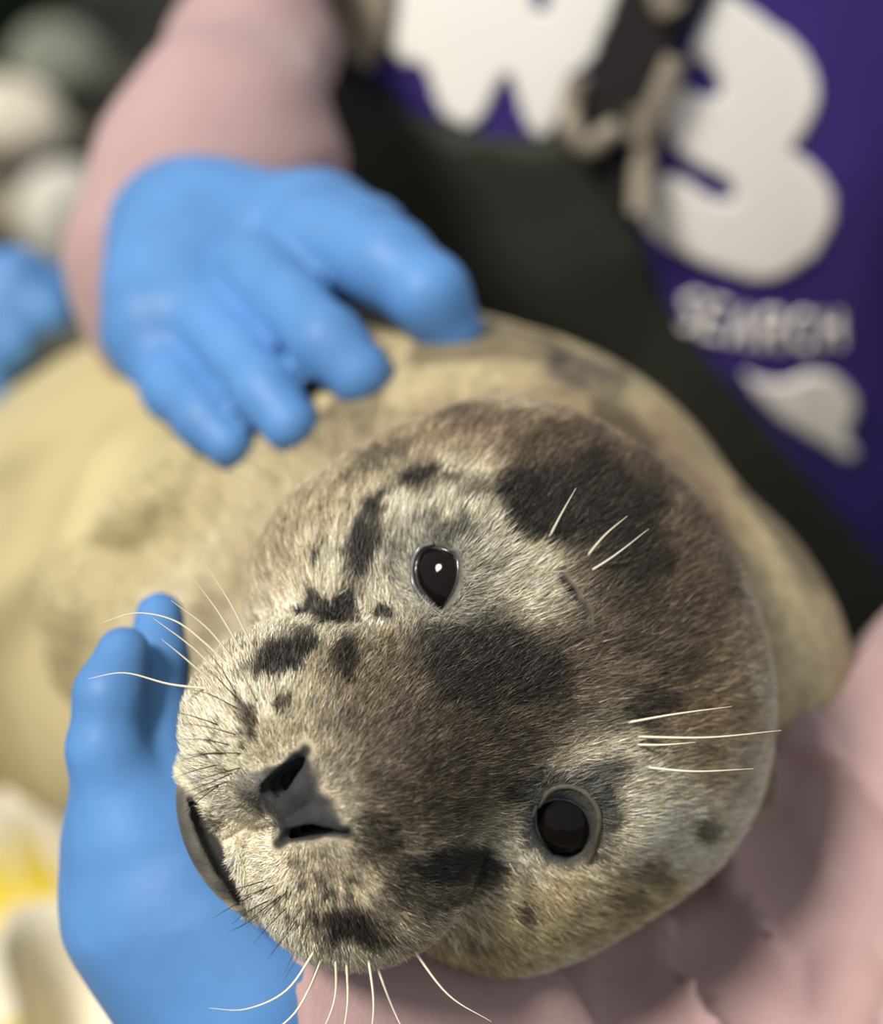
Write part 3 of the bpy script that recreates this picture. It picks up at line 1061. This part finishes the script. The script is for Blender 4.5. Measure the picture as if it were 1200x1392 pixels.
def patch(name, poly, mt, parent, base=shirt_f, off=0.0012, thick=0.0015, step=9.0, rnd=0):
    """flat print or sheet lying on the clothing: outline, filled, laid on the surface"""
    poly = np.asarray(poly, float)
    if rnd:
        poly = bez(np.vstack([poly, poly[:1]]), rnd)[:-1]
    lo = poly.min(0) - step; hi = poly.max(0) + step
    xs = np.arange(lo[0], hi[0], step); ys = np.arange(lo[1], hi[1], step)
    gx, gy = np.meshgrid(xs, ys, indexing='ij')
    sd = poly_sd(gx.ravel(), gy.ravel(), poly).reshape(gx.shape)
    e = 0.5
    gxs = (poly_sd((gx + e).ravel(), gy.ravel(), poly).reshape(gx.shape) - sd) / e
    gys = (poly_sd(gx.ravel(), (gy + e).ravel(), poly).reshape(gx.shape) - sd) / e
    near = (sd > 0) & (sd < step * 1.5)
    X = np.where(near, gx - gxs * sd, gx); Y = np.where(near, gy - gys * sd, gy)
    okv = sd < step * 0.75
    cell = okv[:-1, :-1] & okv[1:, :-1] & okv[1:, 1:] & okv[:-1, 1:]
    ids = np.arange(gx.size).reshape(gx.shape)
    q = np.stack([ids[:-1, :-1], ids[1:, :-1], ids[1:, 1:], ids[:-1, 1:]], -1)[cell]
    used = np.unique(q)
    rem = np.full(gx.size, -1); rem[used] = np.arange(len(used))
    q = rem[q]
    x = X.ravel()[used]; y = Y.ravel()[used]
    d = np.full(len(x), 0.55)
    for _ in range(140):
        pt = np.stack([(x - 600) / FPX * d, (696 - y) / FPX * d, D0 - d], -1)
        d = np.minimum(d + 0.85 * np.maximum(base(pt) - off, 0), 1.05)
    top = np.stack([(x - 600) / FPX * d, (696 - y) / FPX * d, D0 - d], -1)
    nn = unit(grad(base, top))
    top = top + nn * thick * 0.5; bot = top - nn * (thick + off)
    n = len(top)
    q = q[:, ::-1]
    ed = np.concatenate([q[:, [0, 1]], q[:, [1, 2]], q[:, [2, 3]], q[:, [3, 0]]])
    key = {tuple(t) for t in ed.tolist()}
    bd = np.array([t for t in ed.tolist() if (t[1], t[0]) not in key])
    wall = np.stack([bd[:, 1], bd[:, 0], bd[:, 0] + n, bd[:, 1] + n], -1)
    return put(name, np.vstack([top, bot]), np.vstack([q, q[:, ::-1] + n, wall]), mt, parent)


LET_N = [(527, 30), (530, 62), (548, 86), (572, 88), (583, 104), (592, 134), (606, 158), (634, 172), (656, 160), (670, 130), (684, 103), (696, 108), (708, 150), (720, 178), (738, 188), (756, 170),
         (772, 130), (784, 102), (804, 88), (816, 60), (836, 10), (850, -60), (760, -70), (748, 0), (742, 34), (730, 20), (722, -20), (700, -70), (560, -70), (540, -20)]
LET_3 = [(975, -14), (1004, 0), (1042, 27), (1084, 58), (1108, 100), (1110, 147), (1090, 186), (1078, 204), (1106, 226), (1130, 260), (1134, 296), (1112, 340), (1074, 370), (1028, 380), (974, 366), (920, 342), (879, 314),
         (872, 286), (883, 248), (906, 237), (934, 247), (966, 268), (988, 274), (998, 262), (986, 243), (952, 227), (920, 206), (904, 174), (906, 134), (922, 117), (946, 127), (972, 134), (982, 123), (966, 94), (940, 74), (944, 52), (958, 18)]
LET_S = [(1012, 508), (1060, 522), (1100, 508), (1138, 514), (1162, 542), (1161, 572), (1148, 588), (1164, 612), (1152, 624), (1110, 600), (1070, 576), (1035, 546)]
for nm, pl in (('letter', LET_N), ('letter', LET_3), ('letter', LET_S)):
    patch(nm, pl, M_PRINT, shirt, rnd=3)


def glyph(ch, cx, cy, wd, ht, rot):
    """block capital as pixel strokes"""
    S = {'S': [[(1, 0), (.4, 0), (0, .22), (.4, .48), (.8, .62), (1, .8), (.6, 1), (0, 1)]],
         'E': [[(0, 0), (0, 1)], [(0, 0), (1, 0)], [(0, .5), (.8, .5)], [(0, 1), (1, 1)]],
         'A': [[(0, 1), (.5, 0), (1, 1)], [(.25, .65), (.75, .65)]],
         'R': [[(0, 1), (0, 0), (.8, 0), (1, .25), (.8, .5), (0, .5)], [(.5, .5), (1, 1)]],
         'C': [[(1, .12), (.6, 0), (.2, .1), (0, .5), (.2, .9), (.6, 1), (1, .88)]],
         'H': [[(0, 0), (0, 1)], [(1, 0), (1, 1)], [(0, .5), (1, .5)]]}[ch]
    c, s = math.cos(rot), math.sin(rot)
    out = []
    for st in S:
        q = []
        for a, b in st:
            x = (a - .5) * wd; y = (b - .5) * ht
            q.append((cx + c * x - s * y, cy + s * x + c * y))
        out.append(q)
    return out


for ch, cx, cy, rot in (('S', 938, 424, .33), ('E', 972, 434, .26), ('A', 1010, 444, .18), ('R', 1050, 449, .08), ('C', 1090, 450, .02), ('H', 1130, 446, -.05)):
    Ps = []; Fs = []; k = 0
    for st in glyph(ch, cx, cy, 24, 48, rot):
        ln = []
        for a, b in zip(st[:-1], st[1:]):
            for t in np.linspace(0, 1, 4, endpoint=False):
                ln.append((a[0] + (b[0] - a[0]) * t, a[1] + (b[1] - a[1]) * t))
        ln.append(st[-1])
        pts = np.array([on_shirt(x, y, 0.0002) for x, y in ln])
        tp, tf = tube(pts, np.full(len(pts), 0.0017), 6)
        Ps.append(tp); Fs.append(tf + k); k += len(tp)
    put('letter', np.vstack(Ps), np.vstack(Fs), M_PRINT, shirt)

# strap, buckle and button of the bib
bibs = lambda Q: np.minimum(shirt_f(Q), bib_f(Q))
strap = patch('strap', [(868, -80), (985, -80), (955, 0), (912, 80), (876, 150), (846, 190), (810, 180), (790, 150), (812, 80), (842, 0)], M_STRAP, overalls, base=shirt_f, off=0.006, thick=0.003)
strap['label'] = 'dark shoulder strap'


def rod(name, path, r, mt, parent, off):
    pts = bez([march(lambda Q: bibs(Q) - off, *q) for q in path], 8)
    P, F = tube(pts, np.full(len(pts), r), 10)
    ends = [P[:10].mean(0), P[-10:].mean(0)]
    n = len(P)
    P = np.vstack([P, ends])
    F = np.vstack([F, [[(k + 1) % 10, k, n, n] for k in range(10)], [[n - 10 + k, n - 10 + (k + 1) % 10, n + 1, n + 1] for k in range(10)]])
    me_f = F
    # caps as quads with a doubled corner are cleaned by validate
    return put(name, P, me_f, mt, parent)


b = rod('buckle', [(786, 105), (776, 145), (778, 175), (798, 200), (822, 184), (842, 172)], 0.0045, M_BUCKLE, overalls, 0.008)
b['label'] = 'beige buckle loop'
rod('buckle_slide', [(920, 78), (902, 120), (886, 160), (874, 210), (870, 290)], 0.0050, M_BUCKLE, overalls, 0.008)
rod('buckle_tongue', [(868, 140), (872, 165), (868, 190)], 0.0045, M_BUCKLE, overalls, 0.010)
rod('strap_adjuster', [(896, -30), (905, 0), (912, 14)], 0.0065, M_BUCKLE, overalls, 0.012)
st2 = patch('strap', [(440, -90), (540, -90), (528, 0), (520, 60), (500, 96), (450, 60), (440, 0)], M_BUCKLE, overalls, base=shirt_f, off=0.007, thick=0.003)
st2['label'] = 'beige end of the second shoulder strap'
patch('bib_button', [(820, 225), (842, 205), (858, 230), (852, 270), (838, 282), (824, 255)], M_STRAP, overalls, base=bib_f, off=0.003, thick=0.003, rnd=3, step=7)

# gloves -------------------------------------------------------------
G1 = {
    'index': [(V(430, 325, .608), .0150), (V(530, 360, .586), .0125), (V(582, 400, .577), .0110), (V(613, 452, .581), .0092)],
    'middle': [(V(350, 370, .603), .0125), (V(400, 420, .583), .0100), (V(445, 465, .566), .0096), (V(490, 510, .563), .0087)],
    'ring': [(V(270, 420, .610), .0120), (V(325, 485, .584), .0090), (V(362, 532, .568), .0086), (V(395, 577, .561), .0078)],
    'little': [(V(205, 460, .620), .0125), (V(240, 530, .596), .0092), (V(278, 570, .578), .0078), (V(313, 605, .572), .0068)]}


def glove1(P):
    d = ell(P, V(300, 375, .632), np.array([.034, .022, .020]), np.stack([unit([1, .35, 0.1]), unit([-.35, 1, 0]), [0, 0, 1.]], 1))
    d = smin(d, chain(P, [(V(265, 330, .655), .026), (V(430, 310, .630), .016), (V(500, 325, .608), .013)], .01), .012)
    d = smin(d, chain(P, [(V(265, 340, .645), .028), (V(215, 440, .615), .017)], .01), .012)
    fg = None
    for k, v in G1.items():
        c = chain(P, v, .005)
        fg = c if fg is None else smin(fg, c, .0022)
    d = smin(d, fg, .007)
    th = chain(P, [(V(420, 320, .65), .014), (V(520, 400, .665), .011), (V(560, 455, .655), .010)], .005)
    d = smin(d, th, .006)
    return d - 0.0005


P, F = grid_of(glove1, (-0.13, 0.0, -0.30), (0.04, 0.13, -0.10), 0.0024)
o = put('glove', P, F, M_GLOVE, person); o['label'] = 'blue nitrile glove on the hand pressed to the seal\'s back'

G2 = {
    'index': [(V(172, 1120, .470), .0105), (V(146, 1020, .467), .0090), (V(150, 945, .467), .0080), (V(168, 888, .471), .0064)],
    'middle': [(V(235, 1090, .480), .0110), (V(212, 990, .478), .0088), (V(212, 900, .486), .0074), (V(217, 838, .492), .0060)],
    'ring': [(V(290, 1080, .495), .0110), (V(290, 1010, .505), .0085), (V(285, 960, .515), .0072)],
    'little': [(V(340, 1110, .500), .0105), (V(345, 1060, .51), .0085), (V(345, 1010, .52), .0070)]}


def glove2(P):
    d = chain(P, [(V(470, 1440, .490), .028), (V(350, 1330, .484), .031), (V(245, 1210, .482), .0265), (V(215, 1130, .480), .0205)], .015)
    fg = None
    for k, v in G2.items():
        c = chain(P, v, .004)
        fg = c if fg is None else smin(fg, c, .003)
    d = smin(d, fg, .010)
    return d


P, F = grid_of(glove2, (-0.11, -0.20, -0.14), (0.03, 0.0, 0.0), 0.0022)
o = put('glove', P, F, M_GLOVE, person); o['label'] = 'blue nitrile glove cupped under the seal\'s chin'

# ------------------------------------------------------------------ a second helper's gloved hand
H2 = [(V(-330, 330, .95), .045), (V(-120, 395, .86), .034)]
helper_base = world(V(-330, 330, .95)); helper_base[2] = 0


def glove3(P):
    d = chain(P, [(V(-150, 388, .87), .030), (V(-40, 405, .83), .024)], .01)
    for k, (ex, ey, ed) in enumerate([(78, 392, .80), (70, 425, .79), (20, 470, .79), (-10, 560, .80)]):
        c = chain(P, [(V(-40, 395 + 9 * k, .82), .013), (V(25 - 12 * k, 380 + 18 * k, .80), .0125), (V(ex, ey, ed + .004), .0100)], .004)
        d = smin(d, c, .003)
    d = smin(d, chain(P, [(V(-120, 420, .85), .016), (V(-60, 520, .82), .013), (V(-8, 585, .81), .010)], .004), .006)
    return d


helper = empty('person', helper_base)
tag(helper, 'second helper whose blue gloved hand rests on the far end of the seal', 'person')
P, F = grid_of(glove3, (-0.36, 0.0, -0.54), (0.0, 0.14, -0.32), 0.004)
put('glove', P, F, M_GLOVE, helper)
M_GREYS = mat('grey_cloth', lin(58, 60, 66), 0.9, 0.1, bump=0.3, bscale=300)
hs = [(V(-150, 386, .87), .038), (V(-420, 300, 1.0), .05), (V(-820, 60, 1.32), .06)]
P, F = grid_of(lambda Q: chain(Q, hs, .02), (-0.80, 0.03, -1.02), (-0.18, 0.42, -0.38), 0.009)
put('sleeve', P, F, M_GREYS, helper)
H2F = unit(np.array([0.8, 0, 0]) + HF * 0.6)
H2SIDE = 1.0 if np.cross(UPV, H2F)[0] < 0 else -1.0
H2S = V(-820, 60, 1.32)                       # shoulder
H2T = H2S + np.cross(UPV, H2F) * H2SIDE * 0.17 - UPV * 0.02
H2H = H2T + UPV * 0.24 + H2F * 0.03
H2G = H2T - UPV * (world(H2T)[2] - 0.17)


def helper_coat(Q):
    d = chain(Q, [(H2T - UPV * 0.02, .125), (H2T - UPV * 0.25, .12), (H2G, .14)], .05)
    d = smin(d, cap(Q, H2T - UPV * .02, H2S, .09, .065), .04)
    d = smin(d, cap(Q, H2T - UPV * .02, 2 * H2T - H2S - UPV * .04, .09, .065), .04)
    d = smin(d, chain(Q, [(2 * H2T - H2S - UPV * .04, .06), (2 * H2T - H2S - UPV * .28 + H2F * .05, .05), (2 * H2T - H2S - UPV * .36 + H2F * .24, .04)], .02), .02)
    for sg in (-1, 1):
        k0 = H2G + np.cross(UPV, H2F) * sg * .08
        kn = k0 + H2F * .20 - UPV * .085
        d = smin(d, chain(Q, [(k0, .09), (kn, .075), (kn - H2F * .38 - UPV * .02, .055)], .03), .03)
    return d


lo_h = H2T - np.array([.5, .95, .7]); hi_h = H2T + np.array([.55, .45, .8])
P, F = grid_of(helper_coat, lo_h, hi_h, 0.016)
put('jacket', P, F, M_GREYS, helper)
P, F = grid_of(lambda Q: smin(person_head(Q, H2H, UPV, H2F), cap(Q, H2T, H2T - UPV * .3, .10), .03), H2T - np.array([.3, .45, .4]), H2T + np.array([.3, .45, .4]), 0.01)
put('body', P, F, M_SKIN, helper)
P, F = grid_of(lambda Q: hair_f(Q, H2H, UPV, H2F), H2H - 0.16, H2H + 0.16, 0.008)
put('hair', P, F, M_HAIR, helper)

# ------------------------------------------------------------------ towels under the seal's body, stones, bucket behind
def towel_mat(name, a, b, freq):
    m = bpy.data.materials.new(name); m.use_nodes = True
    nt = m.node_tree; bs = nt.nodes['Principled BSDF']; bs.inputs['Roughness'].default_value = 0.95
    bs.inputs['Specular IOR Level'].default_value = 0.05
    at = nt.nodes.new('ShaderNodeAttribute'); at.attribute_name = 'coat'
    nt.links.new(at.outputs['Color'], bs.inputs['Base Color'])
    n2 = nt.nodes.new('ShaderNodeTexNoise'); n2.inputs['Scale'].default_value = 400
    bp = nt.nodes.new('ShaderNodeBump'); bp.inputs['Strength'].default_value = 0.5; bp.inputs['Distance'].default_value = 0.002
    nt.links.new(n2.outputs['Fac'], bp.inputs['Height']); nt.links.new(bp.outputs['Normal'], bs.inputs['Normal'])
    return m


M_TOWEL = towel_mat('terry', None, None, 0)


def towel(name, cx, cy, wx, wy, rot, top, label, seed, stripes):
    """crumpled cloth heap on the ground; top(x, y) gives the height it is pushed to"""
    n = 90
    a, b = np.meshgrid(np.linspace(-1, 1, n), np.linspace(-1, 1, n), indexing='ij')
    a = a.ravel(); b = b.ravel()
    c, s = math.cos(rot), math.sin(rot)
    q = np.stack([a * wx, b * wy, np.zeros_like(a)], -1)
    sh = np.array([seed * 3.1, seed * 1.7, seed])
    wob = np.stack([noise(q + sh, 7) - .5, noise(q + sh + 4, 7) - .5, 0 * a], -1) * 0.10
    X = cx + c * (q[:, 0] + wob[:, 0]) - s * (q[:, 1] + wob[:, 1])
    Y = cy + s * (q[:, 0] + wob[:, 0]) + c * (q[:, 1] + wob[:, 1])
    edge = np.clip((1 - np.maximum(np.abs(a), np.abs(b))) / 0.55, 0, 1)
    edge = edge * edge * (3 - 2 * edge)
    rd = np.abs(noise(q + sh + 9, 11) - .5) * 2
    rd2 = np.abs(noise(q + sh + 19, 23) - .5) * 2
    h = top * edge * (0.72 + 0.5 * (1 - rd) ** 2 - 0.25) + 0.035 * (1 - rd2) ** 2 * (0.3 + edge) + 0.006
    Pz = np.stack([X, Y, h], -1)
    i = np.arange(n * n).reshape(n, n)
    f = np.stack([i[:-1, :-1], i[1:, :-1], i[1:, 1:], i[:-1, 1:]], -1).reshape(-1, 4)
    st = np.zeros(len(a))
    for s0, w0 in stripes:
        st = np.maximum(st, np.clip((w0 - np.abs(b - s0)) / 0.02, 0, 1))
    cols = C(232, 224, 204) * (1 - st[:, None]) + C(226, 206, 84) * st[:, None]
    o = put(name, Pz, f, M_TOWEL, local=False, colors=cols)
    sol = o.modifiers.new('thickness', 'SOLIDIFY'); sol.thickness = 0.006; sol.offset = -1
    tag(o, label, 'towel')
    return o


tp = on_ground(60, 1290, 0.12)
towel('towel', tp[0] - 0.05, tp[1] + 0.02, 0.26, 0.24, 0.25, 0.20, 'crumpled white towel with yellow stripes below the chin glove', 1.0, [(-0.55, .10), (-0.2, .07), (0.1, .12), (0.45, .08), (.8, .1)])
tb = world(V(250, 880, 0.86))
towel('towel', tb[0] - 0.05, tb[1] + 0.10, 0.30, 0.26, 0.1, tb[2] - 0.07, 'pale heaped towel the seal\'s body lies on', 4.0, [(-0.8, .05), (.8, .05)])


def stone(name, px, py, wpx, hpx, colr, label, seed, flat=0.75):
    p = on_ground(px, py + hpx * 0.35, 0.0)
    cam_p = world([0, 0, D0])
    dist = np.linalg.norm(p - cam_p)
    rx = wpx / FPX * dist / 2; rz = hpx / FPX * dist / 2
    n = 28
    th, ph = np.meshgrid(np.linspace(0, math.pi, n), np.linspace(0, 2 * math.pi, 2 * n, endpoint=False), indexing='ij')
    dirs = np.stack([np.sin(th) * np.cos(ph), np.sin(th) * np.sin(ph), np.cos(th)], -1).reshape(-1, 3)
    r = 0.86 + 0.3 * noise(dirs * 1.0 + seed * 7, 1.6)
    P = dirs * r[:, None] * np.array([rx, rx * 0.9, rz])
    P = P + np.array([p[0], p[1], rz * 0.80])
    i = np.arange(n * 2 * n).reshape(n, 2 * n)
    j = np.roll(i, -1, 1)
    f = np.stack([i[:-1], i[1:], j[1:], j[:-1]], -1).reshape(-1, 4)
    m = mat(name + '_rock', colr, 0.9, 0.15, bump=0.6, bscale=60, var=0.12, vscale=15)
    o = put(name, P, f, m, local=False)
    tag(o, label, 'stone', 'stones on the ground behind')
    return o


stone('stone', 15, 172, 150, 112, lin(222, 212, 192), 'large cream white stone beside the green bucket', 1)
stone('stone', 98, 305, 120, 150, lin(206, 202, 190), 'upright off-white stone beside the upper mauve sleeve', 2)
stone('stone', 88, 100, 130, 120, lin(126, 128, 116), 'round mid grey stone behind the cream white one', 3)
stone('stone', 20, 290, 130, 70, lin(126, 120, 104), 'low brown grey stone in front of the green bucket', 4)

# green bucket
bp_ = on_ground(-10, 190, 0.0)
seg = 40
prof = [(0.0, 0.0), (0.10, 0.0), (0.125, 0.20), (0.132, 0.20), (0.132, 0.212), (0.120, 0.212), (0.098, 0.01), (0.0, 0.01)]
P = []; F = []
for r, z in prof:
    for k in range(seg):
        t = 2 * math.pi * k / seg
        P.append((bp_[0] - 0.06 + r * math.cos(t), bp_[1] + 0.24 + r * math.sin(t), z))
for i in range(len(prof) - 1):
    for k in range(seg):
        k2 = (k + 1) % seg
        F.append([i * seg + k, i * seg + k2, (i + 1) * seg + k2, (i + 1) * seg + k])
bucket = empty('bucket', (bp_[0] - 0.06, bp_[1] + 0.24, 0))
tag(bucket, 'dark green plastic bucket standing on the ground behind the stones', 'bucket')
M_GREEN = mat('green_plastic', lin(34, 66, 48), 0.45, 0.4)
put('tub', np.array(P), np.array(F), M_GREEN, bucket, local=False)
hp_ = []
for k in range(21):
    t = math.pi * k / 20
    hp_.append((bp_[0] - 0.06 + 0.134 * math.cos(t), bp_[1] + 0.24 - 0.13 * math.sin(t) * 0.9, 0.205 - 0.08 * math.sin(t)))
tpz, tfz = tube(hp_, np.full(21, 0.003), 6)
put('handle', tpz, tfz, M_BUCKLE, bucket, local=False)
